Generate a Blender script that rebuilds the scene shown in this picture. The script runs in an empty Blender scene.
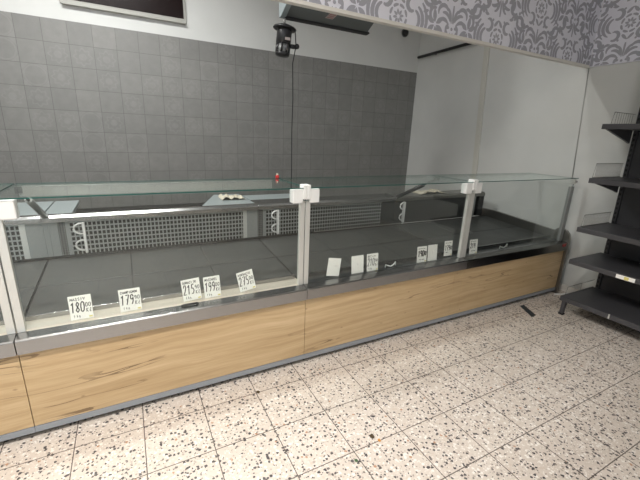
import bpy, bmesh, math, random
from mathutils import Vector, Matrix
random.seed(7)
C = bpy.context.scene.collection
PI = math.pi

# ------------------------------------------------------------------ materials
def mat(name, col=(0.5, 0.5, 0.5), rough=0.5, metal=0.0, spec=0.5):
    m = bpy.data.materials.new(name); m.use_nodes = True
    b = m.node_tree.nodes['Principled BSDF']
    b.inputs['Base Color'].default_value = (*col, 1)
    b.inputs['Roughness'].default_value = rough
    b.inputs['Metallic'].default_value = metal
    b.inputs['Specular IOR Level'].default_value = spec
    return m

class NT:
    """small helper for building node graphs"""
    def __init__(s, m):
        s.t = m.node_tree; s.n = s.t.nodes; s.b = s.n['Principled BSDF']
    def new(s, typ, **kw):
        n = s.n.new(typ)
        for k, v in kw.items(): setattr(n, k, v)
        return n
    def link(s, a, b): s.t.links.new(a, b)
    def math(s, op, a, b=None, c=None, clamp=False):
        n = s.new('ShaderNodeMath', operation=op); n.use_clamp = clamp
        for i, v in enumerate((a, b, c)):
            if v is None: continue
            if isinstance(v, (int, float)): n.inputs[i].default_value = v
            else: s.link(v, n.inputs[i])
        return n.outputs[0]
    def ramp(s, fac, stops, interp='LINEAR'):
        n = s.new('ShaderNodeValToRGB'); r = n.color_ramp; r.interpolation = interp
        while len(r.elements) > 1: r.elements.remove(r.elements[-1])
        r.elements[0].position = stops[0][0]; r.elements[0].color = (*stops[0][1], 1)
        for p, c in stops[1:]:
            e = r.elements.new(p); e.color = (*c, 1)
        s.link(fac, n.inputs[0]); return n.outputs[0]
    def mix(s, fac, a, b, blend='MIX'):
        n = s.new('ShaderNodeMix', data_type='RGBA', blend_type=blend)
        for i, v in ((0, fac), (6, a), (7, b)):
            if isinstance(v, (int, float)): n.inputs[i].default_value = v
            elif isinstance(v, tuple): n.inputs[i].default_value = (*v, 1)
            else: s.link(v, n.inputs[i])
        return n.outputs[2]
    def pos(s): return s.new('ShaderNodeNewGeometry').outputs['Position']
    def noise(s, vec, scale, detail=3, rough=0.5, out=0):
        n = s.new('ShaderNodeTexNoise'); n.inputs['Scale'].default_value = scale
        n.inputs['Detail'].default_value = detail; n.inputs['Roughness'].default_value = rough
        s.link(vec, n.inputs['Vector']); return n.outputs[out]
    def mapping(s, vec, scale=(1, 1, 1), loc=(0, 0, 0), rot=(0, 0, 0)):
        n = s.new('ShaderNodeMapping'); s.link(vec, n.inputs['Vector'])
        n.inputs['Scale'].default_value = scale; n.inputs['Location'].default_value = loc
        n.inputs['Rotation'].default_value = rot; return n.outputs[0]
    def sep(s, vec):
        n = s.new('ShaderNodeSeparateXYZ'); s.link(vec, n.inputs[0]); return n.outputs
    def comb(s, x, y, z=0.0):
        n = s.new('ShaderNodeCombineXYZ')
        for i, v in enumerate((x, y, z)):
            if isinstance(v, (int, float)): n.inputs[i].default_value = v
            else: s.link(v, n.inputs[i])
        return n.outputs[0]
    def bump(s, h, strength=0.2, dist=0.002):
        n = s.new('ShaderNodeBump'); n.inputs['Strength'].default_value = strength
        n.inputs['Distance'].default_value = dist
        s.link(h, n.inputs['Height']); s.link(n.outputs[0], s.b.inputs['Normal'])

def white2(n, vec):
    w = n.new('ShaderNodeTexWhiteNoise', noise_dimensions='3D'); n.link(vec, w.inputs['Vector']); return w.outputs[0]

def grid_mask(n, u, v, size, gap):
    """1 inside the joints of a square grid"""
    fu = n.math('FRACT', n.math('DIVIDE', u, size)); fv = n.math('FRACT', n.math('DIVIDE', v, size))
    du = n.math('MINIMUM', fu, n.math('SUBTRACT', 1.0, fu)); dv = n.math('MINIMUM', fv, n.math('SUBTRACT', 1.0, fv))
    return n.math('LESS_THAN', n.math('MINIMUM', du, dv), gap / size / 2), fu, fv

# terrazzo floor tiles, 30 cm
def terrazzo():
    m = mat('terrazzo', rough=0.45); n = NT(m); p = n.pos()
    x, y, z = n.sep(p)
    joint, fu, fv = grid_mask(n, x, y, 0.3, 0.0046)
    cell = n.comb(n.math('FLOOR', n.math('DIVIDE', x, 0.3)), n.math('FLOOR', n.math('DIVIDE', y, 0.3)))
    tone = white2(n, cell)
    off = n.new('ShaderNodeVectorMath', operation='SCALE'); off.inputs['Scale'].default_value = 7.3
    n.link(cell, off.inputs[0])
    add = n.new('ShaderNodeVectorMath', operation='ADD'); n.link(p, add.inputs[0]); n.link(off.outputs[0], add.inputs[1])
    wob = n.noise(add.outputs[0], 120, 2, 0.5, 1)
    sc = n.new('ShaderNodeVectorMath', operation='MULTIPLY_ADD'); n.link(wob, sc.inputs[0])
    sc.inputs[1].default_value = (0.014, 0.010, 0); n.link(add.outputs[0], sc.inputs[2])
    q = sc.outputs[0]
    base = n.mix(n.noise(q, 60, 3), (0.58, 0.515, 0.455), (0.70, 0.64, 0.585))
    base = n.mix(n.math('MULTIPLY', tone, 0.28), base, (0.50, 0.43, 0.37))
    def chips(col, scale, thr, keep, colours):
        v = n.new('ShaderNodeTexVoronoi', voronoi_dimensions='2D'); v.inputs['Scale'].default_value = scale
        n.link(q, v.inputs['Vector'])
        c = n.new('ShaderNodeSeparateColor'); n.link(v.outputs['Color'], c.inputs[0])
        size = n.math('MULTIPLY_ADD', c.outputs[1], thr * 0.75, thr * 0.45)
        msk = n.math('MULTIPLY', n.math('LESS_THAN', v.outputs['Distance'], size), n.math('LESS_THAN', c.outputs[0], keep))
        return n.mix(msk, col, n.ramp(c.outputs[2], colours, 'CONSTANT'))
    base = chips(base, 120, 0.38, 0.45, [(0, (0.80, 0.76, 0.71)), (0.5, (0.60, 0.54, 0.48)), (0.85, (0.46, 0.41, 0.37))])
    base = chips(base, 62, 0.42, 0.35, [(0, (0.80, 0.765, 0.72)), (0.6, (0.58, 0.50, 0.43)), (0.85, (0.40, 0.35, 0.31))])
    base = chips(base, 105, 0.36, 0.11, [(0, (0.03, 0.03, 0.045)), (0.5, (0.12, 0.105, 0.105)), (0.75, (0.26, 0.20, 0.165))])
    base = chips(base, 58, 0.37, 0.25, [(0, (0.014, 0.015, 0.026)), (0.55, (0.035, 0.034, 0.045)), (0.8, (0.13, 0.115, 0.11)), (0.96, (0.42, 0.22, 0.12))])
    base = chips(base, 43, 0.30, 0.10, [(0, (0.014, 0.015, 0.026)), (0.7, (0.05, 0.045, 0.055))])
    soil = n.noise(p, 2.2, 4)
    base = n.mix(n.math('MULTIPLY', soil, 0.25), base, (0.40, 0.34, 0.29))
    col = n.mix(joint, base, (0.10, 0.08, 0.07))
    n.link(col, n.b.inputs['Base Color'])
    return m

# grey cement-look wall tiles, 20 cm, with faint printed motifs
def grey_tiles():
    m = mat('grey_wall_tile', rough=0.5); n = NT(m); x, y, z = n.sep(n.pos())
    u = n.math('ADD', x, 0.02); v = n.math('SUBTRACT', z, 0.02)
    joint, fu, fv = grid_mask(n, u, v, 0.2, 0.0035)
    cell = n.comb(n.math('FLOOR', n.math('DIVIDE', u, 0.2)), n.math('FLOOR', n.math('DIVIDE', v, 0.2)))
    r1 = white2(n, cell)
    add = n.new('ShaderNodeVectorMath', operation='ADD'); n.link(cell, add.inputs[0]); add.inputs[1].default_value = (13.7, 5.1, 3)
    r2 = white2(n, add.outputs[0])
    cu = n.math('SUBTRACT', fu, 0.5); cv = n.math('SUBTRACT', fv, 0.5)
    rad = n.math('SQRT', n.math('ADD', n.math('MULTIPLY', cu, cu), n.math('MULTIPLY', cv, cv)))
    ang = n.math('ARCTAN2', cv, cu)
    petal = n.math('MULTIPLY_ADD', n.math('COSINE', n.math('MULTIPLY', ang, 8.0)), 0.05, 0.33)
    ring = n.math('LESS_THAN', n.math('ABSOLUTE', n.math('SUBTRACT', rad, petal)), 0.035)
    ring2 = n.math('LESS_THAN', n.math('ABSOLUTE', n.math('SUBTRACT', rad, 0.43)), 0.03)
    dot = n.math('LESS_THAN', rad, 0.16)
    octa = n.math('GREATER_THAN', n.math('ADD', n.math('ABSOLUTE', cu), n.math('ABSOLUTE', cv)), 0.68)
    motif_a = n.math('MULTIPLY', n.math('MAXIMUM', ring, dot), n.math('LESS_THAN', r2, 0.38))
    motif_b = n.math('MULTIPLY', n.math('MAXIMUM', octa, ring2), n.math('GREATER_THAN', r2, 0.82))
    motif = n.math('MULTIPLY', n.math('MAXIMUM', motif_a, motif_b), n.noise(n.pos(), 30, 3))
    mottle = n.noise(n.pos(), 14, 5, 0.65)
    c = n.mix(mottle, (0.185, 0.185, 0.176), (0.27, 0.268, 0.255))
    c = n.mix(n.math('MULTIPLY', r1, 0.35), c, (0.165, 0.165, 0.162))
    c = n.mix(n.math('MULTIPLY', motif, 0.42), c, (0.31, 0.308, 0.296))
    c = n.mix(n.math('MULTIPLY', joint, 0.8), c, (0.095, 0.095, 0.092))
    n.link(c, n.b.inputs['Base Color'])
    return m

def plaster(name, a, b, rough=0.8):
    m = mat(name, rough=rough); n = NT(m); p = n.pos()
    n.link(n.mix(n.noise(p, 3.5, 4), a, b), n.b.inputs['Base Color'])
    n.bump(n.noise(p, 160, 3), 0.12, 0.001)
    return m

def oak():
    m = mat('oak_laminate', rough=0.45, spec=0.4); n = NT(m); p = n.pos()
    # the grain runs along the counter, with a gentle wander
    wander = n.noise(n.mapping(p, (0.9, 1, 0.9)), 1.6, 2)
    x, y, z = n.sep(p)
    zz = n.math('ADD', n.math('MULTIPLY_ADD', wander, 0.075, z), n.math('MULTIPLY', x, -0.02))
    q = n.comb(x, 0.0, zz)
    fine = n.noise(n.mapping(q, (7, 1, 170)), 1.0, 4, 0.6)
    mid = n.noise(n.mapping(q, (1.3, 1, 34)), 1.0, 4, 0.55)
    broad = n.noise(n.mapping(q, (0.8, 1, 7)), 1.0, 2)
    c = n.ramp(mid, [(0.28, (0.36, 0.245, 0.125)), (0.5, (0.49, 0.355, 0.20)), (0.72, (0.60, 0.45, 0.275))])
    c = n.mix(n.math('MULTIPLY', n.ramp(fine, [(0.42, (0, 0, 0)), (0.68, (1, 1, 1))]), 0.35), c, (0.33, 0.19, 0.08))
    c = n.mix(n.math('MULTIPLY', broad, 0.45), c, (0.57, 0.43, 0.26))
    # long dark cracks: thin level lines of a stretched field, only here and there
    f = n.noise(n.mapping(q, (0.6, 1, 6.2)), 1.0, 3)
    crack = n.math('LESS_THAN', n.math('ABSOLUTE', n.math('SUBTRACT', f, 0.47)), n.math('MULTIPLY_ADD', fine, 0.011, -0.0018))
    where = n.ramp(n.noise(n.mapping(q, (2.1, 1, 3.3), (4.2, 0, 1.7)), 1.0, 3), [(0.45, (0, 0, 0)), (0.60, (1, 1, 1))])
    c = n.mix(n.math('MULTIPLY', n.math('MULTIPLY', crack, where), 0.72), c, (0.10, 0.055, 0.025))
    # knots
    v = n.new('ShaderNodeTexVoronoi', voronoi_dimensions='2D'); v.inputs['Scale'].default_value = 3.4
    n.link(n.comb(x, n.math('MULTIPLY', zz, 1.7)), v.inputs['Vector'])
    cc = n.new('ShaderNodeSeparateColor'); n.link(v.outputs['Color'], cc.inputs[0])
    kn = n.math('MULTIPLY', n.ramp(v.outputs['Distance'], [(0.012, (1, 1, 1)), (0.04, (0, 0, 0))]), n.math('LESS_THAN', cc.outputs[0], 0.45))
    c = n.mix(n.math('MULTIPLY', kn, 0.45), c, (0.14, 0.075, 0.035))
    n.link(c, n.b.inputs['Base Color'])
    n.bump(fine, 0.1, 0.0006)
    return m

def dark_steel():
    m = mat('dark_deck_steel', (0.1, 0.1, 0.1), 0.38, 0.5); n = NT(m); p = n.pos()
    s = n.noise(n.mapping(p, (3, 9, 3), rot=(0, 0, 0.5)), 2.0, 5, 0.65)
    n.link(n.mix(s, (0.045, 0.048, 0.046), (0.112, 0.117, 0.114)), n.b.inputs['Base Color'])
    n.link(n.math('MULTIPLY_ADD', s, 0.3, 0.26), n.b.inputs['Roughness'])
    return m

def grille_mat(name='perforated_steel', pitch=0.026, vert=0.033, dark=(0.006, 0.006, 0.006), col=(0.36, 0.375, 0.37), w=0.34):
    m = mat(name, col, 0.42, 0.6); n = NT(m); x, y, z = n.sep(n.pos())
    fu = n.math('ABSOLUTE', n.math('SUBTRACT', n.math('FRACT', n.math('DIVIDE', x, pitch)), 0.5))
    fv = n.math('ABSOLUTE', n.math('SUBTRACT', n.math('FRACT', n.math('DIVIDE', z, vert)), 0.5))
    h = n.math('LESS_THAN', n.math('MAXIMUM', fu, fv), w)
    n.link(n.mix(h, col, dark), n.b.inputs['Base Color'])
    n.link(n.math('MULTIPLY_ADD', h, -0.6, 0.6), n.b.inputs['Metallic'])
    n.link(n.math('MULTIPLY_ADD', h, 0.5, 0.42), n.b.inputs['Roughness'])
    return m

def pane_glass(name, tint=(0.972, 0.985, 0.98), f0=1.5):
    """thin architectural glass: clear, with Fresnel reflections on each face"""
    m = bpy.data.materials.new(name); m.use_nodes = True; t = m.node_tree; t.nodes.clear()
    o = t.nodes.new('ShaderNodeOutputMaterial'); mx = t.nodes.new('ShaderNodeMixShader')
    tr = t.nodes.new('ShaderNodeBsdfTransparent'); tr.inputs[0].default_value = (*tint, 1)
    gl = t.nodes.new('ShaderNodeBsdfGlossy'); gl.inputs['Roughness'].default_value = 0.015
    gl.inputs[0].default_value = (0.95, 1.0, 0.98, 1)
    fr = t.nodes.new('ShaderNodeFresnel'); 
    ge = t.nodes.new('ShaderNodeNewGeometry'); io = t.nodes.new('ShaderNodeMath'); io.operation = 'MULTIPLY_ADD'   # same index from either side
    t.links.new(ge.outputs['Backfacing'], io.inputs[0]); io.inputs[1].default_value = 1/f0 - f0; io.inputs[2].default_value = f0
    t.links.new(io.outputs[0], fr.inputs[0])
    t.links.new(fr.outputs[0], mx.inputs[0]); t.links.new(tr.outputs[0], mx.inputs[1])
    t.links.new(gl.outputs[0], mx.inputs[2]); t.links.new(mx.outputs[0], o.inputs[0])
    return m

def emitter(name, col, s):
    m = bpy.data.materials.new(name); m.use_nodes = True; t = m.node_tree; t.nodes.clear()
    o = t.nodes.new('ShaderNodeOutputMaterial'); e = t.nodes.new('ShaderNodeEmission')
    e.inputs[0].default_value = (*col, 1); e.inputs[1].default_value = s
    t.links.new(e.outputs[0], o.inputs[0]); return m

M = dict(
    floor=terrazzo(), tiles=grey_tiles(),
    white=plaster('white_plaster', (0.60, 0.615, 0.60), (0.68, 0.69, 0.675)),
    shopwall=plaster('shop_wall', (0.50, 0.49, 0.46), (0.58, 0.57, 0.54)),
    ceil=plaster('ceiling_paint', (0.62, 0.62, 0.60), (0.70, 0.70, 0.68)),
    paper=mat('wallpaper_ground', (0.78, 0.785, 0.865), 0.7),
    motif=mat('wallpaper_print', (0.385, 0.39, 0.445), 0.7),
    trim=mat('cream_trim', (0.72, 0.70, 0.66), 0.5),
    oak=oak(),
    steel=mat('brushed_steel', (0.33, 0.33, 0.33), 0.24, 1.0),
    ledge=mat('satin_ledge', (0.60, 0.55, 0.47), 0.28, 0.35),
    steel_dark_reflection=mat('dark_reflection_steel', (0.17, 0.165, 0.155), 0.2, 1.0),  # right nosing: same steel, its dark reflection put into the colour
    reflection_tone=mat('reflection_table_steel', (0.33, 0.375, 0.385), 0.35, 0.35),  # pale tone stands in for a bluish reflection
    ledge_dark_reflection=mat('dark_reflection_ledge', (0.045, 0.047, 0.047), 0.22, 0.3),  # same ledge further right, darkened to stand for what it reflects
    steel_dull=mat('dull_steel', (0.25, 0.245, 0.23), 0.36, 1.0),
    galv=mat('kick_plate_grey', (0.30, 0.33, 0.37), 0.4, 0.35),
    black=mat('black_gap', (0.012, 0.012, 0.012), 0.7),
    deck=dark_steel(),
    grille=grille_mat(), slot=grille_mat('slotted_steel', 0.014, 0.016, col=(0.25, 0.255, 0.25), w=0.34),
    panel=mat('grey_inner_panel', (0.30, 0.315, 0.31), 0.4, 0.4),
    darkpanel=mat('dark_inner_panel', (0.022, 0.022, 0.023), 0.4, 0.2),
    glass=pane_glass('clear_glass'),
    edge=mat('green_glass_edge', (0.008, 0.085, 0.07), 0.2),
    alu=mat('pale_aluminium', (0.64, 0.645, 0.62), 0.34, 0.5),
    alu2=mat('aluminium_groove', (0.22, 0.22, 0.21), 0.4, 0.6),
    clamp=mat('white_plastic', (0.72, 0.725, 0.72), 0.35),
    card=mat('white_card', (0.88, 0.87, 0.835), 0.6),
    ink=mat('black_marker_ink', (0.015, 0.015, 0.018), 0.5),
    greyink=mat('faded_pencil', (0.50, 0.50, 0.49), 0.6),
    yellow=mat('yellow_mark', (0.70, 0.62, 0.22), 0.6),
    redp=mat('red_plastic', (0.45, 0.015, 0.015), 0.35),
    redl=mat('red_label', (0.36, 0.03, 0.03), 0.4),
    blackp=mat('black_plastic', (0.011, 0.011, 0.012), 0.4),
    lens=mat('frosted_window', (0.20, 0.205, 0.20), 0.3),
    shelf=mat('anthracite_shelf', (0.058, 0.058, 0.064), 0.42),
    shelfback=mat('anthracite_back', (0.032, 0.032, 0.036), 0.5),
    slotb=mat('slot_black', (0.004, 0.004, 0.004), 0.8),
    wire=mat('chrome_wire', (0.20, 0.20, 0.20), 0.35, 0.7),
    duct=mat('grey_duct', (0.13, 0.145, 0.143), 0.45, 0.2),
    ductl=mat('pale_duct', (0.33, 0.38, 0.39), 0.4, 0.2),
    sticker=mat('pale_sticker', (0.38, 0.33, 0.31), 0.6),
    stickerred=mat('sticker_print', (0.34, 0.17, 0.16), 0.6),
    pane=mat('dark_window_pane', (0.010, 0.0045, 0.004), 0.25, 0.0, 0.25),
    wframe=mat('window_frame_grey', (0.38, 0.38, 0.35), 0.5),
    tape=mat('dark_tape', (0.025, 0.035, 0.045), 0.45),
    beige=plaster('beige_mottled', (0.40, 0.37, 0.29), (0.58, 0.54, 0.44)),
    crumb=mat('brown_crumb', (0.07, 0.045, 0.02), 0.8),
    orange=mat('orange_crumb', (0.55, 0.27, 0.08), 0.8),
    leaf=mat('green_scrap', (0.06, 0.11, 0.05), 0.8),
    stripc=mat('cream_duct', (0.60, 0.595, 0.545), 0.5),
    grey_line=mat('grey_cable', (0.42, 0.42, 0.42), 0.6),
)

# ------------------------------------------------------------------ mesh building
class MB:
    def __init__(s): s.bm = bmesh.new(); s.mats = []
    def mi(s, m):
        if m not in s.mats: s.mats.append(m)
        return s.mats.index(m)
    def face(s, pts, m):
        f = s.bm.faces.new([s.bm.verts.new(p) for p in pts]); f.material_index = s.mi(m); return f
    def box(s, x0, x1, y0, y1, z0, z1, m, mats=None):
        V = [s.bm.verts.new(p) for p in ((x0,y0,z0),(x1,y0,z0),(x1,y1,z0),(x0,y1,z0),(x0,y0,z1),(x1,y0,z1),(x1,y1,z1),(x0,y1,z1))]
        for k, idx in enumerate(((0,3,2,1),(4,5,6,7),(0,1,5,4),(1,2,6,5),(2,3,7,6),(3,0,4,7))):   # bottom top front right back left
            f = s.bm.faces.new([V[i] for i in idx]); f.material_index = s.mi((mats or {}).get(k, m))
        return V
    def prism(s, poly, axis, a, b, m):
        """polygon given in the two other axes, extruded along axis from a to b"""
        def P(p, t):
            if axis == 'x': return (t, p[0], p[1])
            if axis == 'y': return (p[0], t, p[1])
            return (p[0], p[1], t)
        A = [s.bm.verts.new(P(p, a)) for p in poly]; B = [s.bm.verts.new(P(p, b)) for p in poly]
        n = len(poly); i = s.mi(m)
        for F in (A, B[::-1]): s.bm.faces.new(F).material_index = i
        for k in range(n):
            s.bm.faces.new([A[k], B[k], B[(k+1) % n], A[(k+1) % n]]).material_index = i
    def tube(s, pts, r, m, seg=8, cap=True):
        pts = [Vector(p) for p in pts]; rings = []
        up = None; i = s.mi(m)
        for k, p in enumerate(pts):
            d = (pts[min(k+1, len(pts)-1)] - pts[max(k-1, 0)]).normalized()
            if up is None or abs(up.dot(d)) > 0.95: up = Vector((0,0,1)) if abs(d.z) < 0.9 else Vector((1,0,0))
            a = d.cross(up).normalized(); b = d.cross(a)
            rr = r[k] if isinstance(r, (list, tuple)) else r
            rings.append([s.bm.verts.new(p + a*rr*math.cos(2*PI*j/seg) + b*rr*math.sin(2*PI*j/seg)) for j in range(seg)])
        for R0, R1 in zip(rings, rings[1:]):
            for j in range(seg):
                f = s.bm.faces.new([R0[j], R0[(j+1) % seg], R1[(j+1) % seg], R1[j]]); f.material_index = i; f.smooth = True
        if cap:
            s.bm.faces.new(rings[0][::-1]).material_index = i; s.bm.faces.new(rings[-1]).material_index = i
    def lathe(s, prof, c, m, seg=28, axis=Vector((0,0,1))):
        c = Vector(c); q = axis.normalized().rotation_difference(Vector((0,0,1))).inverted(); i = s.mi(m); rings = []
        for r, z in prof:
            rings.append([s.bm.verts.new(c + q @ Vector((r*math.cos(2*PI*j/seg), r*math.sin(2*PI*j/seg), z))) for j in range(seg)])
        for R0, R1 in zip(rings, rings[1:]):
            for j in range(seg):
                f = s.bm.faces.new([R0[j], R0[(j+1) % seg], R1[(j+1) % seg], R1[j]]); f.material_index = i; f.smooth = True
        s.bm.faces.new(rings[0][::-1]).material_index = i; s.bm.faces.new(rings[-1]).material_index = i
    def build(s, name, parent=None, bevel=0.0, at=None):
        bmesh.ops.recalc_face_normals(s.bm, faces=s.bm.faces)
        me = bpy.data.meshes.new(name)
        o = bpy.data.objects.new(name, me); C.objects.link(o)
        if at is not None:
            bmesh.ops.translate(s.bm, verts=s.bm.verts, vec=-Vector(at)); o.location = at
        s.bm.to_mesh(me); s.bm.free()
        for m in s.mats: me.materials.append(m)
        if parent is not None:
            o.parent = parent
            pw = world_loc(parent)
            if at is None: o.location = -pw
            else: o.location = Vector(at) - pw
        if bevel:
            b = o.modifiers.new('bevel', 'BEVEL'); b.width = bevel; b.segments = 2; b.limit_method = 'ANGLE'
        return o

def world_loc(o):
    v = Vector(o.location)
    while o.parent: o = o.parent; v += o.location
    return v

def tag(o, label=None, cat=None, group=None, kind=None):
    if label: o['label'] = label
    if cat: o['category'] = cat
    if group: o['group'] = group
    if kind: o['kind'] = kind
    return o

def thing(name, label, cat, loc, group=None):
    o = bpy.data.objects.new(name, None); C.objects.link(o); o.location = loc; o.empty_display_size = 0.1
    return tag(o, label, cat, group)

def struct(mb, name, parent=None, bevel=0):
    o = mb.build(name, parent, bevel)
    if parent is None: o['kind'] = 'structure'
    return o

# ------------------------------------------------------------------ the setting
XR, YB, ZC = 4.30, 2.765, 3.50
XL, YF = -3.6, -5.6
f = MB(); f.box(XL-.1, XR+.1, YF-.1, YB+.1, -0.1, 0, M['floor']); struct(f, 'floor')
f = MB(); f.box(XL-.1, XR+.1, YF-.1, YB+.1, ZC, ZC+.1, M['ceil']); struct(f, 'ceiling')
f = MB(); f.box(XL-.1, XR+.1, YB, YB+.1, 2.42, ZC, M['white']); f.box(XL-.1, XR+.1, YB, YB+.1, 0, 2.42, M['white'], {2: M['tiles']})
struct(f, 'wall_back')
f = MB(); f.box(XR, XR+.1, YF-.1, YB, 0, ZC, M['white']); struct(f, 'wall_right')
f = MB(); f.box(XL-.1, XL, YF-.1, YB, 0, ZC, M['shopwall']); struct(f, 'wall_left')
f = MB(); f.box(XL, XR, YF-.1, YF, 0, ZC, M['shopwall']); struct(f, 'wall_front')

# patterned wallpaper: scrolls, leaves and flowers as one printed layer
def ribbon(mb, pts, w, m, to3, h):
    """tapered flat stroke; pts 2-D, w list of half widths"""
    n = len(pts); L = []; R = []
    for k in range(n):
        a = pts[max(k-1, 0)]; b = pts[min(k+1, n-1)]
        dx, dy = b[0]-a[0], b[1]-a[1]; l = math.hypot(dx, dy) or 1
        nx, ny = -dy/l, dx/l
        L.append((pts[k][0]+nx*w[k], pts[k][1]+ny*w[k])); R.append((pts[k][0]-nx*w[k], pts[k][1]-ny*w[k]))
    for k in range(n-1):
        yield [L[k], L[k+1], R[k+1], R[k]]

def arc(cx, cy, r, a0, a1, n=9, sq=1.0):
    return [(cx + r*math.cos(math.radians(a0+(a1-a0)*k/n)), cy + sq*r*math.sin(math.radians(a0+(a1-a0)*k/n))) for k in range(n+1)]
def taper(n, w, p0=0.15, p1=0.15):
    return [w*max(p0 if k < n/2 else p1, math.sin(PI*(k+0.35)/(n+0.4))**0.7) for k in range(n)]
def bez(p0, p1, p2, p3, n=9):
    out = []
    for k in range(n+1):
        t = k/n; s = 1-t
        out.append(tuple(s**3*a+3*s*s*t*b+3*s*t*t*c+t**3*d for a, b, c, d in zip(p0, p1, p2, p3)))
    return out

def damask_unit():
    """polygons of the repeat, right half mirrored, centred on the flower"""
    P = []
    cnt = [0]
    def put(polys):
        cnt[0] += 1
        P.extend((p, cnt[0]*2) for p in polys)
    def st(pts, w, p0=0.15, p1=0.15): put(ribbon(None, pts, taper(len(pts), w*1.12, p0, p1), None, None, None))
    def dot(x, y, r): put([[(x+r*math.cos(2*PI*j/10), y+r*math.sin(2*PI*j/10)) for j in range(10)]])
    def leaf(x, y, ang, l, w):
        a = math.radians(ang); pts = [(x+l*t*math.cos(a), y+l*t*math.sin(a)) for t in (0, .15, .35, .55, .75, .9, 1)]
        put(ribbon(None, pts, [w*v for v in (.12, .6, 1, 1, .75, .4, .06)], None, None, None))
    # flower rosette
    for k in range(8): leaf(0.010*math.cos(k*PI/4+.2), 0.010*math.sin(k*PI/4+.2), k*45+11, 0.034, 0.0085)
    for k in range(8): st(arc(0, 0, 0.066, k*45+4, k*45+41, 5), 0.0085, .5, .5)
    Hh = len(P)
    # crown over the flower and little drop under it
    for sgn in (1, -1):
        st(bez((0, 0.125), (0.02*sgn, .11), (.03*sgn, .09), (.045*sgn, .085)), 0.011)
        st(bez((0, -0.125), (0.02*sgn, -.11), (.03*sgn, -.09), (.045*sgn, -.085)), 0.010)
        st(arc(0.105*sgn, 0.085, 0.038, 60 if sgn > 0 else 120, 300 if sgn > 0 else -120, 9), 0.0135)
        st(arc(0.105*sgn, -0.085, 0.036, 60 if sgn > 0 else 120, 300 if sgn > 0 else -120, 9), 0.0125)
        # nested crescents beside the flower
        st(arc(0.115*sgn, 0.0, 0.060, -75 if sgn > 0 else 255, 70 if sgn > 0 else 110, 9), 0.012)
        st(arc(0.115*sgn, 0.0, 0.092, -65 if sgn > 0 else 245, 62 if sgn > 0 else 118, 9), 0.013)
        st(arc(0.105*sgn, 0.005, 0.135, -48 if sgn > 0 else 228, 50 if sgn > 0 else 130, 9), 0.012)
        # leaf cross
        for a in (35, 98, 152, 218, 282, 332): leaf(0.318*sgn + .012*math.cos(math.radians(a if sgn > 0 else 180-a)), 0.005+.012*math.sin(math.radians(a)), a if sgn > 0 else 180-a, 0.086 if a in (98, 282) else .074, 0.0165)
        dot(0.268*sgn, .098, .013); dot(.252*sgn, -.082, .012)
        # hooks leaving the leaf cross
        st(arc(0.385*sgn, 0.085, 0.045, 200 if sgn > 0 else -20, 20 if sgn > 0 else 160, 8), 0.012)
        st(arc(0.235*sgn, 0.135, 0.050, -30 if sgn > 0 else 210, 150 if sgn > 0 else 30, 8), 0.012)
        st(arc(0.225*sgn, -.135, 0.047, 30 if sgn > 0 else 150, -150 if sgn > 0 else 330, 8), 0.012)
        # fan rising from below
        st(bez((.010*sgn, -.262), (.016*sgn, -.22), (.030*sgn, -.18), (.062*sgn, -.172)), 0.0095)
        st(bez((.022*sgn, -.252), (.034*sgn, -.215), (.065*sgn, -.195), (.098*sgn, -.205)), 0.0105)
        st(bez((.036*sgn, -.272), (.06*sgn, -.24), (.10*sgn, -.232), (.125*sgn, -.262)), 0.0115)
        dot(.034*sgn, -.288, .0105)
        # fan hanging from above
        st(bez((.012*sgn, .262), (.018*sgn, .22), (.034*sgn, .182), (.066*sgn, .178)), 0.0095)
        st(bez((.026*sgn, .248), (.04*sgn, .218), (.072*sgn, .205), (.104*sgn, .216)), 0.0105)
        st(arc(.163*sgn, .232, .042, 100 if sgn > 0 else 80, 320 if sgn > 0 else -140, 8), 0.012)
        st(arc(.170*sgn, -.225, .040, -100 if sgn > 0 else -80, 110 if sgn > 0 else -290, 8), 0.011)
    for sgn in (1, -1):
        A_ = lambda a: a if sgn > 0 else 180-a
        leaf(.205*sgn, .060, A_(20), .05, .012); leaf(.200*sgn, -.055, A_(-25), .05, .012)
        st(arc(.300*sgn, -.150, .040, A_(200), A_(20), 7), .010); dot(.300*sgn, -.128, .012)
        st(arc(.300*sgn, .165, .042, A_(-20), A_(-200), 7), .010); dot(.300*sgn, .142, .012)
        leaf(.415*sgn, -.02, A_(60), .055, .013); leaf(.415*sgn, -.01, A_(-60), .055, .013)
        dot(.440*sgn, -.085, .011); dot(.445*sgn, .075, .011); dot(.20*sgn, .185, .011); dot(.215*sgn, -.185, .011)
        leaf(.115*sgn, .148, A_(10), .05, .011); leaf(.118*sgn, -.150, A_(-5), .05, .011)
        dot(.062*sgn, .122, .009); dot(.066*sgn, -.125, .009)
    st([(0, -.262), (0, -.235), (0, -.205), (0, -.175), (0, -.15)], .0075)
    st([(0, .258), (0, .235), (0, .205), (0, .175), (0, .15)], .0075)
    dot(0, .285, .011)
    return P

def clip(poly, lo, hi, ax):
    for val, sgn in ((lo, 1), (hi, -1)):
        out = []
        for k in range(len(poly)):
            a, b = poly[k], poly[(k+1) % len(poly)]
            ia, ib = sgn*(a[ax]-val) >= 0, sgn*(b[ax]-val) >= 0
            if ia: out.append(a)
            if ia != ib:
                t = (val-a[ax])/(b[ax]-a[ax]); out.append(tuple(a[i]+t*(b[i]-a[i]) for i in (0, 1)))
        poly = out
        if len(poly) < 3: return None
    return poly

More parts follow.
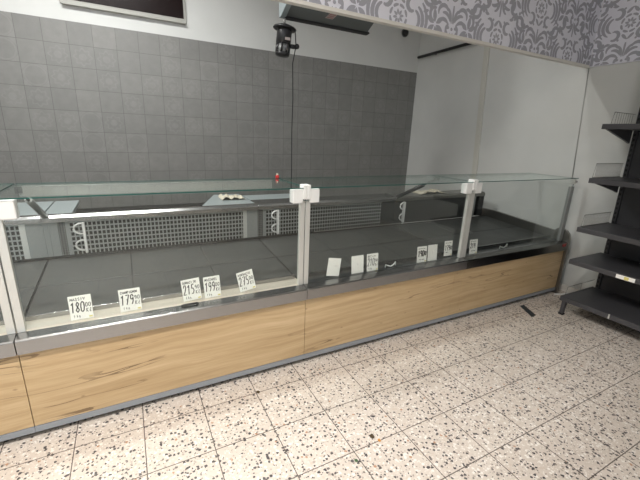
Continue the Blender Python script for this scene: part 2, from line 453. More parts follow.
def damask(name, parent, to3, u0, u1, v0, v1, fu, fv):
    """print the pattern on the rectangle; (fu, fv) is where one flower sits"""
    unit = damask_unit(); mb = MB(); W, H = 0.953, 0.58
    for n_ in range(-12, 13):
        for m_ in range(-4, 5):
            for h in (0, 1):
                ox = fu + n_*W + h*W/2; oy = fv + m_*H + h*H/2
                if ox < u0-.5 or ox > u1+.5 or oy < v0-.4 or oy > v1+.4: continue
                for p, lay in unit:
                    q = clip([(a+ox, b+oy) for a, b in p], u0, u1, 0)
                    q = clip(q, v0, v1, 1) if q else None
                    if q:
                        try: mb.face([to3(a, b, (lay+h)*.00001) for a, b in q], M['motif'])
                        except ValueError: pass
    o = mb.build(name, parent); return o

YH, ZH = 0.376, 2.19
f = MB(); f.box(XL, XR, YH, YH+0.03, ZH, ZC, M['paper']); hd = struct(f, 'wall_header')
damask('wallpaper_print', hd, lambda u, v, d: (u, YH-0.0006-d, v), 0.2, XR-.021, ZH+.012, ZC, 2.0, 2.235)
f = MB(); f.box(XL, XR, YH-.006, YH+0.036, ZH-.010, ZH+.010, M['trim']); struct(f, 'trim_1')
f = MB(); f.box(XR-.02, XR, -2.2, YH, ZH-.004, ZC, M['paper']); sd = struct(f, 'wall_side_header')
damask('wallpaper_print', sd, lambda u, v, d: (XR-.0206-d, u, v), -1.2, YH-.006, ZH, ZC, .12, 2.50)
# cream duct and thin joint line running down the right wall
f = MB(); f.prism([(1.43, 1.0), (1.50, 1.0), (1.605, 2.62), (1.535, 2.62)], 'x', XR-.022, XR, M['stripc']); struct(f, 'trim_2', bevel=.003)
f = MB(); f.tube([(XR-.006, .30, 1.10), (XR-.006, .345, 1.7), (XR-.006, .381, 2.18)], .004, M['grey_line'], 6)
o = f.build('wall_cable'); tag(o, 'thin grey cable running down the white right wall from the patterned header to the counter', 'cable')
f = MB(); f.box(XR-.012, XR, -5, YB, 0, .07, M['trim']); struct(f, 'baseboard_right')

# small dark window high in the back wall
f = MB(); f.box(-.045, 1.06, YB-.02, YB, 2.56, 3.22, M['wframe']); w = struct(f, 'window_1')
f = MB(); f.box(-.01, 1.035, YB-.024, YB-.02, 2.598, 3.18, M['pane']); f.build('pane', w)
f = MB(); f.box(-.03, 1.05, YB-.05, YB, 2.548, 2.572, M['wframe']); f.build('window_sill', w, .003)

# added shop window, unseen behind the camera, glowing for the bluish veil on glass
f = MB(); f.box(-3.5, -.4, YF, YF+.03, .5, 2.5, M['wframe']); w = struct(f, 'added_window')
f = MB(); f.box(-3.44, -.46, YF+.03, YF+.034, .56, 2.44, emitter('added_daylight_glow', (0.80, 0.92, 1.0), 3.0)); f.build('pane', w)

# ------------------------------------------------------------------ display counters
YG = 0.20                      # front glass plane
X_J = [-1.66, -0.168, 1.281, 2.727, 4.15]

def glass_box(mb, x0, x1, y0, y1, z0, z1, edges):
    mb.box(x0, x1, y0, y1, z0, z1, M['glass'], {k: M['edge'] for k in edges})

def counter(x0, x1, label, group, joints, kind):
    cx = (x0+x1)/2
    t = thing('display_counter', label, 'counter', (cx, 0.65, 0), group)
    g = 0.0015
    for a, b in joints:
        m = MB(); m.box(a+g, b-g, .150, .17, .066, .53, M['oak']); m.build('front_panel', t, .001)
    m = MB(); m.box(x0+.0005, x1-.0005, .147, .16, .032, .064, M['galv']); m.build('kick_plate', t, .001)
    m = MB(); m.box(x0+.01, x1-.01, .19, 1.2, 0.0, .10, M['black']); m.build('plinth', t)
    # steel nosing and ledge
    m = MB()
    m.prism([(.128, .474), (.128, .541), (.134, .5485), (.192, .556), (.192, .540), (.176, .536), (.150, .520), (.150, .474)], 'x', x0+g, x1-g, M['steel'] if kind != 'dark' else M['steel_dark_reflection'])
    m.build('nosing', t, .0015)
    m = MB(); m.box(x0+g, x1-g, .1925, .330, .545, .556, M['ledge'] if kind == 'grille' else M['ledge_dark_reflection']); m.build('ledge', t, .001)
    m = MB(); m.box(x0+.01, x1-.01, .300, .312, .556, .580, M['steel']); m.build('ledge_upstand', t, .001)
    # deck plates
    def dz(y): return .560 + (y-.33)*.075
    n = 3; w = (x1-x0-.008)/n
    for k in range(n):
        a = x0+.004+k*w+.0022; b = x0+.004+(k+1)*w-.0022
        for (ya, yb) in ((.334, .672), (.680, 1.088)):
            m = MB(); m.prism([(ya, dz(ya)-.012), (ya, dz(ya)), (yb, dz(yb)), (yb, dz(yb)-.012)], 'x', a, b, M['deck']); m.build('deck_plate', t, .0015)
    m = MB(); m.prism([(.19, .46), (.335, .535), (1.1, .592), (1.2, .592), (1.2, .1), (.19, .1)], 'x', x0+.004, x1-.004, M['black']); m.build('carcass', t)
    # rear of the well
    zt, zb = .868, .632
    if kind == 'grille':
        L = x1-x0
        segs = [(0, .030, 'panel'), (.030, .078, 'panel'), (.078, .118, 'slot'), (.118, .146, 'panel'), (.146, L-.125, 'grille'), (L-.125, L-.092, 'alu'), (L-.092, L, 'panel')]
        for a, b, k in segs:
            m = MB(); m.box(x0+a+.0006, x0+b-.0006, 1.10, 1.118, zb, zt, M[k])
            o = m.build({'panel': 'inner_panel', 'slot': 'slotted_panel', 'grille': 'air_grille', 'alu': 'panel_post'}[k], t)
        hx = x0+.215
    elif kind == 'half':
        L = x1-x0
        segs = [(0, .045, 'slot'), (.045, .075, 'panel'), (.075, L-.165, 'grille'), (L-.165, L, 'darkpanel')]
        for a, b, k in segs:
            m = MB(); m.box(x0+a+.0006, x0+b-.0006, 1.10, 1.118, zb, zt, M[k])
            m.build({'panel': 'inner_panel', 'slot': 'slotted_panel', 'grille': 'air_grille', 'darkpanel': 'inner_panel'}[k], t)
        hx = x0+.165
    else:
        m = MB(); m.box(x0+.001, x0+.13, 1.10, 1.118, zb, zt, M['darkpanel']); m.build('inner_panel', t)
        m = MB(); m.box(x0+.13, x1-.29, 1.08, 1.118, zb, zt, M['darkpanel']); m.build('inner_panel', t, .004)
        m = MB()
        m.box(x1-.285, x1-.24, 1.085, 1.118, zb, zt, M['panel']); m.box(x1-.24, x1-.19, 1.11, 1.118, zb, zt, M['black']); m.box(x1-.19, x1-.10, 1.085, 1.118, zb, zt, M['darkpanel'])
        m.build('end_bracket', t, .002)
        hx = x0+.105
    # pair of hooked brackets standing on the grille
    m = MB()
    m.box(hx, hx+.016, 1.070, 1.099, .645, .855, M['clamp'])
    for zc in (.815, .70):
        m.tube([(hx-.002+.048*math.cos(a)*1.0, 1.076, zc+.036*math.sin(a)) for a in [PI/2+PI*k/10 for k in range(11)]], .0065, M['clamp'], 6)
    m.build('hook_bracket', t)
    # steel rail and worktop on the server's side
    m = MB()
    m.prism([(1.078, .866), (1.078, .896), (1.10, .912), (1.145 if kind == 'grille' else 1.30, .912), (1.145 if kind == 'grille' else 1.30, .868)], 'x', x0+g, x1-g if kind != 'dark' else x1-.10, M['steel_dull'] if kind == 'dark' else M['steel'])
    m.build('worktop', t, .0015)
    if kind == 'grille':  # side tables enlarged and paled in place of the reflection in the glass
        for a, b in ((x0+.004, x0+.16), (x1-.44, x1-.004)):
            m = MB(); m.prism([(a, 1.146), (b, 1.146), (b, 1.66), (a+(.20 if a > cx else 0), 1.66)], 'z', .880, .910, M['reflection_tone']); m.build('reflection_table', t, .002)
    if kind == 'half':  # carries the same painted reflection on behind the middle counter
        m = MB(); m.prism([(x0+.004, 1.301), (x0+.60, 1.301), (x0+.70, 1.56), (x0+.004, 1.56)], 'z', .880, .910, M['reflection_tone']); m.build('reflection_table', t, .002)
    # glass, posts and clamps
    m = MB(); glass_box(m, x0+.006, x1-.006, YG, YG+.006, .562, 1.165, (3, 5)); m.build('front_glass', t)
    m = MB(); glass_box(m, x0+.004, x1-.004, .168, .655, 1.174, 1.1795, (2, 3, 4, 5)); m.build('top_glass', t)
    if kind == 'grille':
        m = MB(); m.box(x0+.02, x1-.06, .596, .612, 1.118, 1.1715, M['alu']); m.build('rear_rail', t, .0015)
    else:
        m = MB(); m.box(x0+.02, x1-.06, .640, .650, 1.158, 1.1715, M['steel_dull']); m.build('rear_rail', t, .001)
    for side in (0, 1):
        e = x0 if side == 0 else x1; s = 1 if side == 0 else -1
        last = kind == 'dark' and side == 1
        wid = .034 if not last else .055
        a, b = sorted((e+s*.003, e+s*wid))
        m = MB(); m.box(a, b, YG-.012, YG+.014, .556, 1.095, M['alu'] if not last else M['panel'])
        m.build('post', t, .0015)
        if last:
            m = MB(); m.box(e-.028, e-.004, YG-.02, YG+.022, 1.120, 1.168, M['alu']); m.tube([(e-.016, YG-.02, 1.145), (e-.016, YG-.032, 1.145)], .009, M['alu2'], 12); m.build('clamp', t, .003)
        else:
            a, b = sorted((e+s*.022, e+s*.088))
            m = MB(); m.box(a, b, YG-.026, YG+.03, 1.086, 1.1705, M['clamp']); c_ = m.build('clamp', t, .006)
            a, b = sorted((e+s*.001, e+s*.024))
            m = MB(); m.box(a, b, YG-.034, YG+.026, 1.110, 1.195, M['clamp']); m.build('clamp_tab', t, .004)
    # gas strut carrying the glass lid
    ex = x0+.022
    m = MB(); A = Vector((ex, .60, 1.150)); B = Vector((ex, 1.10, .905))
    if kind != 'half':
        m.tube([A, A.lerp(B, .30)], .009, M['blackp'], 10); m.tube([A.lerp(B, .30), B], .018, M['panel'] if kind == 'grille' else M['darkpanel'], 10)
        m.box(ex-.014, ex+.014, .575, .62, 1.138, 1.1715, M['blackp'])
        m.build('lid_strut', t)
    return t

J = X_J
G = 'run of wood-fronted glass display counters'
counter(J[0], J[1], 'glass display counter cut off by the left edge of the photo', G, [(J[0], J[1])], 'grille')
counter(J[1], J[2], 'large wood-fronted glass display counter on the left with five price cards', G, [(J[1], J[2])], 'grille')
counter(J[2], J[3], 'middle wood-fronted glass display counter with two blank white cards', G, [(J[2], 2.625), (2.625, J[3])], 'half')
t4 = counter(J[3], J[4], 'right-end glass display counter with dark interior and steel end panel by the wall', G, [(J[3], 2.95), (2.95, J[4])], 'dark')
# end panel with a rounded upstand
m = MB(); m.prism([(.126, .0), (.126, .585), (.140, .63), (.168, .660), (.21, .672), (.262, .668), (.285, .64), (1.0, .70), (1.2, .70), (1.2, 0)], 'x', 4.152, 4.182, M['steel_dull'])
m.build('end_panel', t4, .002)
m = MB(); m.box(4.06, 4.12, .1262, .1285, .515, .545, M['redl']); m.build('red_sticker', t4)

# ------------------------------------------------------------------ handwriting
GL = {
 '0': [[(.5,1),(.15,.85),(.05,.5),(.15,.12),(.5,0),(.85,.15),(.95,.5),(.85,.85),(.5,1)]],
 '1': [[(.15,.75),(.55,1),(.5,0)]],
 '2': [[(.1,.75),(.3,1),(.7,1),(.85,.75),(.6,.4),(.08,0),(.95,.03)]],
 '5': [[(.9,1),(.25,1),(.15,.58),(.6,.6),(.9,.35),(.65,.02),(.1,.06)]],
 '7': [[(.05,.95),(.95,1),(.4,0)], [(.3,.5),(.8,.52)]],
 '8': [[(.5,.52),(.15,.75),(.5,1),(.85,.78),(.5,.52),(.1,.22),(.5,0),(.9,.22),(.5,.52)]],
 '9': [[(.9,.75),(.6,1),(.2,.9),(.15,.6),(.5,.48),(.88,.7),(.85,.3),(.55,0)]],
 'A': [[(0,0),(.5,1),(1,0)],[(.2,.35),(.8,.35)]], 'B': [[(.1,0),(.1,1),(.7,.9),(.65,.6),(.1,.52),(.8,.4),(.75,.08),(.1,0)]],
 'C': [[(.9,.85),(.5,1),(.12,.7),(.12,.3),(.5,0),(.9,.15)]], 'D': [[(.1,0),(.1,1),(.6,.92),(.92,.5),(.6,.05),(.1,0)]],
 'E': [[(.9,1),(.1,1),(.1,0),(.9,0)],[(.1,.52),(.7,.52)]], 'G': [[(.9,.85),(.5,1),(.12,.6),(.2,.12),(.6,0),(.9,.3),(.55,.42)]],
 'H': [[(.1,0),(.1,1)],[(.9,0),(.9,1)],[(.1,.5),(.9,.5)]], 'I': [[(.5,0),(.5,1)]],
 'K': [[(.1,0),(.1,1)],[(.85,1),(.12,.45),(.9,0)]], 'L': [[(.15,1),(.15,0),(.85,0)]],
 'M': [[(.05,0),(.15,1),(.5,.35),(.85,1),(.95,0)]], 'N': [[(.1,0),(.1,1),(.9,0),(.9,1)]],
 'O': [[(.5,1),(.1,.7),(.12,.25),(.5,0),(.88,.25),(.9,.7),(.5,1)]], 'P': [[(.1,0),(.1,1),(.75,.92),(.8,.6),(.12,.48)]],
 'R': [[(.1,0),(.1,1),(.75,.9),(.7,.58),(.12,.5),(.9,0)]], 'S': [[(.85,.9),(.4,1),(.15,.75),(.8,.35),(.55,0),(.1,.1)]],
 'U': [[(.1,1),(.15,.15),(.5,0),(.85,.15),(.9,1)]], 'V': [[(.05,1),(.5,0),(.95,1)]], 'Y': [[(.05,1),(.5,.5)],[(.95,1),(.4,0)]], 'Z': [[(.1,1),(.9,1),(.1,0),(.9,0)]],
 'k': [[(.15,0),(.15,1)],[(.75,.6),(.18,.3),(.8,0)]], 'g': [[(.8,.55),(.3,.6),(.2,.2),(.7,.2),(.8,.6),(.75,-.2),(.3,-.3)]], 'c': [[(.8,.5),(.4,.6),(.2,.3),(.4,0),(.8,.1)],[(.35,.95),(.5,.78),(.7,1)]],
 '-': [[(.1,.4),(.9,.45)]], '~': [[(0,.3),(.25,.6),(.5,.2),(.75,.6),(1,.3)]], ',': [[(.4,.1),(.3,-.15)]],
}
def write(mb, text, x, z, h, w, sp, pen, y, m, slant=0.0):
    for ch in text:
        if ch == ' ': x += w*.7; continue
        for stroke in GL[ch]:
            pts = [(x+u*w+slant*v*h, z+v*h) for u, v in stroke]
            # densify the bends a little
            fine = []
            for a, b in zip(pts, pts[1:]): fine += [a, ((a[0]+b[0])/2, (a[1]+b[1])/2)]
            fine.append(pts[-1])
            for q in ribbon(None, fine, [pen]*len(fine), None, None, None):
                try: mb.face([(a, y, b) for a, b in q], m)
                except ValueError: pass
        x += w+sp

def price_card(x, z, w, h, roll, label, lines, y=.222, lean=6, blank=None):
    """lines: list of (text, x, z, height, char width, gap, pen) in fractions of the card"""
    m = MB(); m.box(-w/2, w/2, -.0006, .0006, 0, h, M['card'])
    o = m.build('price_card')
    o.location = (x, y, .5567 + w/2*abs(math.sin(math.radians(roll))) + max(0, z-.575)); o.rotation_euler = (math.radians(-lean), math.radians(roll), 0)
    tag(o, label, 'price card', 'handwritten price cards behind the counter glass')
    m = MB()
    for text, fx, fz, fh, fw, gp, pen in lines:
        write(m, text, -w/2+fx*w, fz*h, fh*h, fw*w, gp*w, pen, -.0011, M['greyink'] if blank else M['ink'], .06)
    if m.bm.faces:
        q = MB(); q.bm.free(); q.bm = m.bm; q.mats = m.mats
        l = q.build('lettering'); l.parent = o
    if not blank:
        m = MB(); m.face([(w*.30, -.0009, .004), (w*.46, -.0009, .004), (w*.46, -.0009, .012), (w*.30, -.0009, .012)], M['yellow'])
        l = m.build('yellow_mark'); l.parent = o
    return o
def price(big, top, cents='00', tw=None):
    tw = tw or min(.11, .78/len(top))
    return [(top, .08, .80, .11, tw*.8, tw*.2, .0013), (big,   .05, .30, .44, .165, .05, .0026),
            (cents, .70, .50, .17, .10, .04, .0016), ('Kc', .72, .27, .16, .10, .03, .0014), ('1 kg', .14, .10, .10, .06, .03, .001)]
ZP = .5575
price_card(.085, ZP+.004, .096, .122, -1, 'leftmost price card reading 180 in black marker', price('180', 'MASSIV'))
price_card(.302, ZP+.002, .100, .120, -1, 'price card reading 179 90, second from the left, beside the 180 card', price('179', 'CHAMPIGNON', '90'))
price_card(.610, ZP, .098, .124, -4, 'price card reading 215, left of the touching-distance pair', price('215', 'DOMACI SR', '90'))
price_card(.722, ZP, .092, .124, -2, 'price card reading 199, close beside the 215 card', price('199', 'MOZZAREL', '00'))
price_card(.930, ZP+.006, .098, .122, -10, 'price card reading 275, most tilted one left of the central post', price('275', 'KORBACIK', '00'))
price_card(1.515, ZP+.012, .100, .124, 10, 'blank white card leaning right, nearest right of the central post', [('~', .55, .52, .12, .2, .03, .0010)], blank=True)
price_card(1.718, ZP, .100, .126, 0, 'upright blank white card next to a lettered card in the middle counter', [('9', .42, .42, .16, .12, .03, .0008)], blank=True)
price_card(1.846, ZP, .098, .126, 0, 'small lettered price card right beside the upright blank card', price('210', 'BEZ ~~~', '90'))
price_card(2.314, ZP, .098, .126, 1, 'bold lettered price card at right of the middle counter, touching a blank one', [('~~~', .1, .82, .1, .2, .05, .0016), ('190', .08, .38, .36, .18, .04, .0045), ('90', .70, .42, .26, .10, .03, .003), ('~~', .2, .14, .08, .25, .05, .002)])
price_card(2.424, ZP, .098, .128, 1, 'blank white card touching the bold lettered card in the middle counter', [('9', .42, .42, .16, .12, .03, .0008)], blank=True)
price_card(2.618, ZP+.026, .090, .124, 2, 'lettered price card partly behind the right glass post', [('~~~', .1, .82, .1, .2, .05, .0016), ('179', .08, .36, .36, .16, .06, .003), ('00', .72, .40, .26, .09, .05, .002), ('~', .2, .20, .08, .3, .05, .002)], y=.245)
price_card(2.893, ZP, .096, .124, 1, 'rightmost price card, alone in the right-end counter', [('~~~', .1, .82, .1, .2, .05, .0016), ('219', .08, .42, .32, .18, .04, .0035), ('~~', .2, .18, .08, .25, .05, .002)])

# small wire handles left on the ledge
def wire_handle(x, y, z, l, label, mt, cat='handle'):
    m = MB(); m.tube([(x-l/2, y, z), (x-l/2+.004, y-.002, z+.022), (x-l*.28, y-.004, z+.012), (x, y-.006, z+.004), (x+l*.28, y-.004, z+.014), (x+l/2-.004, y-.002, z+.032), (x+l/2, y, z+.006)], .0045, mt, 8)
    o = m.build('wire_handle', at=(x, y, z)); tag(o, label, cat); return o
wire_handle(2.015, .232, .5605, .095, 'small white wire handle lying on the ledge of the middle counter', M['clamp'])
wire_handle(3.30, .232, .5605, .10, 'small pale wire handle lying on the ledge of the right-end counter', M['alu'])
m = MB(); m.tube([(.545, .175, .553), (.550, .172, .562), (.625, .172, .562), (.63, .175, .553)], .006, M['blackp'], 8)
tag(m.build('pull_handle', at=(.59, .175, .553)), 'small dark pull handle on the steel ledge below the 215 card', 'handle')

# small red bottle on the back edge of the glass top
t = thing('bottle', 'tiny red bottle with pale cap standing on the glass counter top', 'bottle', (1.275, .64, 1.1805))
m = MB(); m.lathe([(.011, 1.1805), (.012, 1.184), (.012, 1.196), (.008, 1.201)], (1.275, .64, 0), M['redp'], 16); m.build('body', t)
m = MB(); m.lathe([(.008, 1.201), (.008, 1.209), (.006, 1.211)], (1.275, .64, 0), M['beige'], 16); m.build('cap', t)

# pale crumpled patches on the server's ledge
def paper(x0, x1, y0, y1, z, label):
    m = MB(); rnd = random.Random(int(x0*100)); n = 8
    P = [[(x0+(x1-x0)*i/n, y0+(y1-y0)*j/4+rnd.uniform(-.006, .006), z+.004+rnd.uniform(0, .03)*(0 < i < n)) for i in range(n+1)] for j in range(5)]
    for j in range(4):
        for i in range(n): m.face([P[j][i], P[j][i+1], P[j+1][i+1], P[j+1][i]], M['beige'])
    bmesh.ops.remove_doubles(m.bm, verts=m.bm.verts, dist=1e-5)
    o = m.build('paper', at=((x0+x1)/2, (y0+y1)/2, z))
    s = o.modifiers.new('thick', 'SOLIDIFY'); s.thickness = .004
    tag(o, label, 'paper')
paper(3.10, 3.46, 1.13, 1.29, .913, 'crumpled beige patch on the back ledge of the right-end counter')
paper(1.05, 1.25, 1.34, 1.52, .911, 'crumpled cream patch on the back ledge beside the left counter post')

# low dark unit along the back wall
t = thing('back_counter', 'low dark counter against the grey tiled back wall', 'counter', (.6, 2.65, 0))
m = MB(); m.box(-3.2, 2.6, 2.62, YB-.002, .0, .60, M['darkpanel']); m.build('body', t, .003)
m = MB(); m.box(-3.2, 2.6, 2.59, YB-.002, .60, .635, M['darkpanel']); m.build('worktop', t, .003)

# ------------------------------------------------------------------ duct, lamp and pipe above
t = thing('extractor_duct', 'grey sloping metal duct hanging behind the patterned header', 'duct', (2.13, 1.5, ZC))
m = MB(); m.prism([(1.62, 2.44), (1.62, ZC), (1.22, ZC), (1.22, 2.70), (1.45, 2.53), (1.60, 2.44)], 'x', 1.72, 2.59, M['duct']); m.build('duct_body', t, .003)
m = MB(); m.prism([(1.645, 2.425), (1.645, 2.47), (1.60, 2.45), (1.585, 2.43)], 'x', 1.715, 2.61, M['darkpanel']); m.build('lower_lip', t, .002)
m = MB(); m.prism([(1.64, 2.43), (1.64, ZC), (1.20, ZC), (1.20, 2.68), (1.45, 2.505), (1.60, 2.43)], 'x', 1.672, 1.72, M['ductl']); m.build('end_flange', t, .003)
m = MB()
def on_slope(x, s, d=.0012):   # point on the sloping face
    a = Vector((0, 1.60, 2.44)); b = Vector((0, 1.45, 2.53)); p = a.lerp(b, s); nrm = Vector((0, -(b.z-a.z), -(a.y-b.y))).normalized()
    return (x, p.y+nrm.y*d, p.z+nrm.z*d)
m.face([on_slope(2.08, .38), on_slope(2.16, .38), on_slope(2.185, .72), on_slope(2.105, .72)], M['sticker'])
for k in range(3): m.face([on_slope(2.092+.006*k, .43+.10*k, .0022), on_slope(2.155+.006*k, .43+.10*k, .0022), on_slope(2.158+.006*k, .48+.10*k, .0022), on_slope(2.095+.006*k, .48+.10*k, .0022)], M['stickerred'])
m.build('sticker', t)
t.location.z += .03
# lamp hanging under the end of the duct
lx, ly = 1.708, 1.60
lt = thing('hanging_lamp', 'black cylindrical lamp with round flange hanging below the grey duct', 'lamp', (lx, ly, 2.43))
tilt = Vector((.10, 0.0, 1)).normalized()
m = MB(); m.lathe([(.020, .075), (.06, .062), (.098, .046), (.104, .036), (.100, .030), (.066, .026)], (lx, ly, 2.335), M['blackp'], 32, tilt); m.build('flange', lt)
m = MB(); m.lathe([(.062, .040), (.066, .02), (.066, -.085), (.058, -.09)], (lx, ly, 2.335), M['blackp'], 28, tilt); m.build('housing', lt)
q = tilt.rotation_difference(Vector((0, 0, 1))).inverted()
m = MB(); m.lathe([(.052, -.088), (.052, -.165), (.03, -.168)], (lx, ly, 2.335), M['lens'], 24, tilt); m.build('lamp_glass', lt)
m = MB()
for k in range(8):
    a = 2*PI*k/8+.2; p = [Vector((lx, ly, 2.335)) + q @ Vector((.058*math.cos(a), .058*math.sin(a), z)) for z in (-.085, -.165)]
    m.tube(p, .009, M['blackp'], 6)
m.lathe([(.060, -.160), (.064, -.168), (.060, -.184), (.02, -.188)], (lx, ly, 2.335), M['blackp'], 24, tilt)
m.build('lamp_cage', lt)
m = MB(); m.box(lx+.055, lx+.115, ly-.03, ly+.01, 2.222, 2.252, M['blackp']); m.lathe([(.022, -.012), (.022, .012)], (lx+.108, ly-.035, 2.237), M['blackp'], 14, Vector((0, 1, 0))); m.build('side_knob', lt, .003)
m = MB(); m.box(lx-.018, lx+.03, ly-.0685, ly-.064, 2.27, 2.292, M['sticker']); m.build('maker_plate', lt)
m = MB(); m.tube([(lx, ly, 2.40), (lx, ly, 2.4546)], .012, M['alu2'], 8); m.build('hanger_rod', lt)
m = MB(); m.tube([(lx+.092, ly-.03, 2.36), (lx+.100, ly-.035, 2.24), (lx+.085, ly, 2.1), (lx+.093, ly, 1.8), (lx+.087, ly, 1.5), (lx+.091, ly, 1.1), (lx+.083, ly, .5), (lx+.088, ly, .01)], .0045, M['blackp'], 6); m.build('power_cord', lt)
# black pipe on the right wall
m = MB(); m.tube([(4.255, 2.72, 2.615), (4.255, 2.2, 2.628), (4.255, 1.2, 2.655), (4.255, .8, 2.665)], .019, M['blackp'], 12)
m.box(4.255, XR, 2.40, 2.43, 2.61, 2.635, M['blackp']); m.box(4.255, XR, 1.0, 1.03, 2.65, 2.67, M['blackp'])
tag(m.build('wall_pipe', at=(4.255, 2.2, 2.63)), 'black pipe running along the top of the white right wall', 'pipe')

t = thing('ceiling_sensor', 'small dark dome on the white back wall just under the patterned header', 'sensor', (4.0, 2.74, 2.905))
m = MB(); m.lathe([(.055, .0), (.055, .012)], (4.0, YB-.0125, 2.905), M['duct'], 20, Vector((0, 1, 0))); m.build('mount', t)
m = MB(); m.lathe([(.012, -.042), (.034, -.034), (.046, -.018), (.05, 0)], (4.0, YB-.0125, 2.905), M['blackp'], 20, Vector((0, 1, 0))); m.build('dome', t)

# ------------------------------------------------------------------ gondola shelving at the right
YE, XF = -.13, 3.705
Y2 = -1.14
t = thing('gondola_shelving', 'anthracite metal wall shelving with five empty shelves at the right', 'shelving', (4.2, -.6, 0))
m = MB(); m.prism([(4.275, .02), (4.245, .02), (4.145, 2.16), (4.275, 2.16)], 'y', YE-.055, YE-.025, M['shelfback'])
z = .10
while z < 2.12:
    xx = 4.245 - (z-.02)/2.14*.10
    m.box(xx-.0012, xx+.004, YE-.047, YE-.033, z, z+.020, M['slotb'])
    m.box(xx+.006, xx+.022, YE-.0252, YE-.024, z, z+.020, M['slotb'])
    z += .042
m.build('upright', t)
m = MB(); m.box(4.20, 4.275, Y2-.03, Y2, .02, 2.16, M['shelfback']); m.build('upright', t)
m = MB(); m.prism([(4.272, .05), (4.258, .05), (4.162, 2.14), (4.272, 2.14)], 'y', Y2, YE-.056, M['shelfback']); m.build('back_panel', t)
def xb(z): return 4.243 - (z-.02)/2.14*.10
def shelf(z, base=False):
    m = MB(); th = .034
    xback = xb(z)-.002
    m.box(XF, xback, Y2, YE, z-th, z, M['shelf'])
    s = m.build('base_shelf' if base else 'shelf', t, .004)
    if not base:
        for y in (YE-.02, Y2+.004):
            m = MB(); m.prism([(XF+.03, z-th), (xback, z-th), (xback, z-th-.105), (xback-.05, z-th-.09)], 'y', y, y+.016, M['shelf']); m.build('bracket', s)
    m = MB(); m.box(XF-.008, XF-.0005, Y2+.003, YE-.004, z-.040, z-.002, M['shelf']); m.build('price_rail', s, .001)
    return s
def divider(s, z, h, x0, x1, n, y=YE-.012):
    m = MB(); r = .0022
    m.tube([(x0, y, z+.002), (x0+.02, y, z+h), (x1, y, z+h)], r, M['wire'], 6); m.tube([(x0, y, z+.003), (x1, y, z+.003)], r, M['wire'], 6)
    for k in range(1, n): 
        x = x0+.02+(x1-x0-.02)*k/n; m.tube([(x, y, z+.002), (x, y, z+h)], r*.6, M['wire'], 5)
    m.build('wire_divider', s)
zs = [1.648, 1.226, .812, .522]
for i, z in enumerate(zs):
    s = shelf(z)
    if i != 3: divider(s, z, (.095, .115, .10)[i], XF+(.10, .02, .03)[i], xb(z)-.01, (9, 26, 26)[i])
    if i == 3:
        m = MB(); m.box(XF-.0095, XF-.0082, -.615, -.49, z-.037, z-.006, M['card']); m.box(XF-.0102, XF-.0094, -.575, -.545, z-.035, z-.010, M['yellow'])
        o = m.build('price_label', s)
s = shelf(.172, True); divider(s, .172, .075, XF+.05, xb(.172)-.01, 2)
m = MB(); m.box(XF-.012, XF-.008, -.525, -.515, .135, .175, M['alu']); m.build('rail_clip', s)
for y in (YE-.05, Y2+.02):
    m = MB(); m.prism([(XF+.004, .138), (XF+.046, .138), (XF+.030, .012), (XF+.002, .012)], 'y', y, y+.03, M['shelf']); l = m.build('leg', t, .002)
    m = MB(); m.box(XF-.004, XF+.036, y-.004, y+.034, 0, .014, M['slotb']); m.build('foot', l, .002)
m = MB(); m.box(4.1, 4.27, Y2, YE-.06, .0, .13, M['shelfback']); m.build('plinth', t)

# ------------------------------------------------------------------ bits on the floor
m = MB(); m.prism([(3.515, .100), (3.572, .098), (3.475, -.085), (3.405, -.088)], 'z', .0002, .0014, M['tape'])
tag(m.build('floor_tape'), 'short strip of dark tape on the terrazzo floor near the right counter', 'tape')
m = MB(); m.tube([(4.10, .115, .009), (4.17, .08, .009), (4.25, .07, .009), (4.285, .05, .009)], .008, M['clamp'], 8)
tag(m.build('floor_cable', at=(4.2, .1, 0)), 'short white cable on the floor at the foot of the counter end panel', 'cable')
def crumb(x, y, r, mt, name, label, cat):
    m = MB(); rn = random.Random(int(x*1000)); bmesh.ops.create_icosphere(m.bm, subdivisions=2, radius=r)
    for v in m.bm.verts: v.co *= rn.uniform(.75, 1.2); v.co.z *= .45
    zmin = min(v.co.z for v in m.bm.verts)
    m.mi(mt); o = m.build(name); o.location = (x, y, -zmin); tag(o, label, cat)
crumb(1.333, -.565, .013, M['crumb'], 'crumb', 'dark brown crumb on the floor beside an orange one', 'crumb')
crumb(1.352, -.600, .009, M['orange'], 'crumb', 'orange crumb on the floor beside the dark brown one', 'crumb')
crumb(.911, -.001, .011, M['crumb'], 'crumb', 'brown crumb on the floor close to the kick plate of the left counter', 'crumb')
crumb(1.18, -.649, .009, M['leaf'], 'leaf_scrap', 'tiny green scrap on the floor in the foreground', 'scrap')

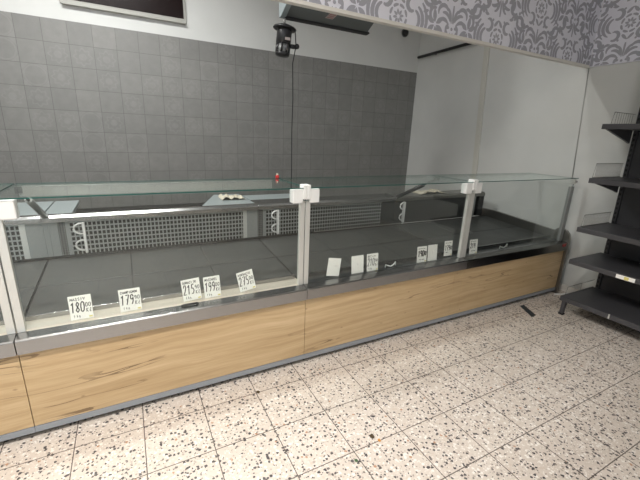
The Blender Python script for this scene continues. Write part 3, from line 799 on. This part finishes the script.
# ------------------------------------------------------------------ ceiling lights, all out of view
LAMP = emitter('ceiling_lamp_diffuser', (1.0, 0.93, 0.84), 6.0)
def ceiling_light(x, y, w, d, power, col, label, spread=170, z=ZC):
    t = thing('ceiling_light', label, 'ceiling light', (x, y, z), 'ceiling lights of the shop')
    m = MB(); m.box(x-w/2-.02, x+w/2+.02, y-d/2-.02, y+d/2+.02, z-.05, z, M['trim']); m.build('housing', t, .004)
    m = MB(); m.box(x-w/2, x+w/2, y-d/2, y+d/2, z-.056, z-.0505, LAMP); m.build('diffuser', t)
    l = bpy.data.lights.new('lamp', 'AREA'); l.shape = 'RECTANGLE'; l.size = w; l.size_y = d; l.energy = power; l.color = col; l.spread = math.radians(spread)
    o = bpy.data.objects.new('lamp', l); C.objects.link(o); o.parent = t; o.location = (0, 0, -.06)
ceiling_light(-.1, -1.4, 1.2, .25, 86, (1.0, .95, .89), 'long ceiling light in front of the counters', 135)
ceiling_light(-2.3, -1.5, 1.2, .25, 28, (1.0, .94, .86), 'long ceiling light at the left of the shop')
ceiling_light(.3, -3.2, 1.2, .25, 52, (1.0, .95, .90), 'added ceiling light, out of view, that brightens the patterned header')  # added light, placed to brighten the header from the front
ceiling_light(.1, 1.25, 1.2, .15, 78, (1.0, .995, .96), 'long ceiling light above the left of the serving aisle')
ceiling_light(2.6, .75, 1.2, .15, 6, (1.0, .995, .96), 'long ceiling light above the right of the serving aisle')

wd = bpy.data.worlds.new('World'); bpy.context.scene.world = wd; wd.use_nodes = True
wd.node_tree.nodes['Background'].inputs[0].default_value = (.6, .65, .7, 1); wd.node_tree.nodes['Background'].inputs[1].default_value = .1

# ------------------------------------------------------------------ camera
cam = bpy.data.cameras.new('Camera'); cam.sensor_width = 36; cam.sensor_fit = 'HORIZONTAL'; cam.lens = 36*359.858/640; cam.clip_start = .02
co = bpy.data.objects.new('Camera', cam); C.objects.link(co)
Rw = Matrix(((0.88494908, -0.46416412, 0.03764045), (-0.09789619, -0.26444549, -0.95941905), (0.45528175, 0.84535215, -0.27946069)))  # rows: right, down, forward
r, d, fw = Rw[0], Rw[1], Rw[2]
co.matrix_world = Matrix(((r[0], -d[0], -fw[0], 0.35296938), (r[1], -d[1], -fw[1], -1.7368652), (r[2], -d[2], -fw[2], 1.47855282), (0, 0, 0, 1)))
bpy.context.scene.camera = co
vs = bpy.context.scene.view_settings
vs.view_transform = 'Standard'; vs.look = 'None'; vs.gamma = 1; vs.use_curve_mapping = False; vs.exposure = -0.1
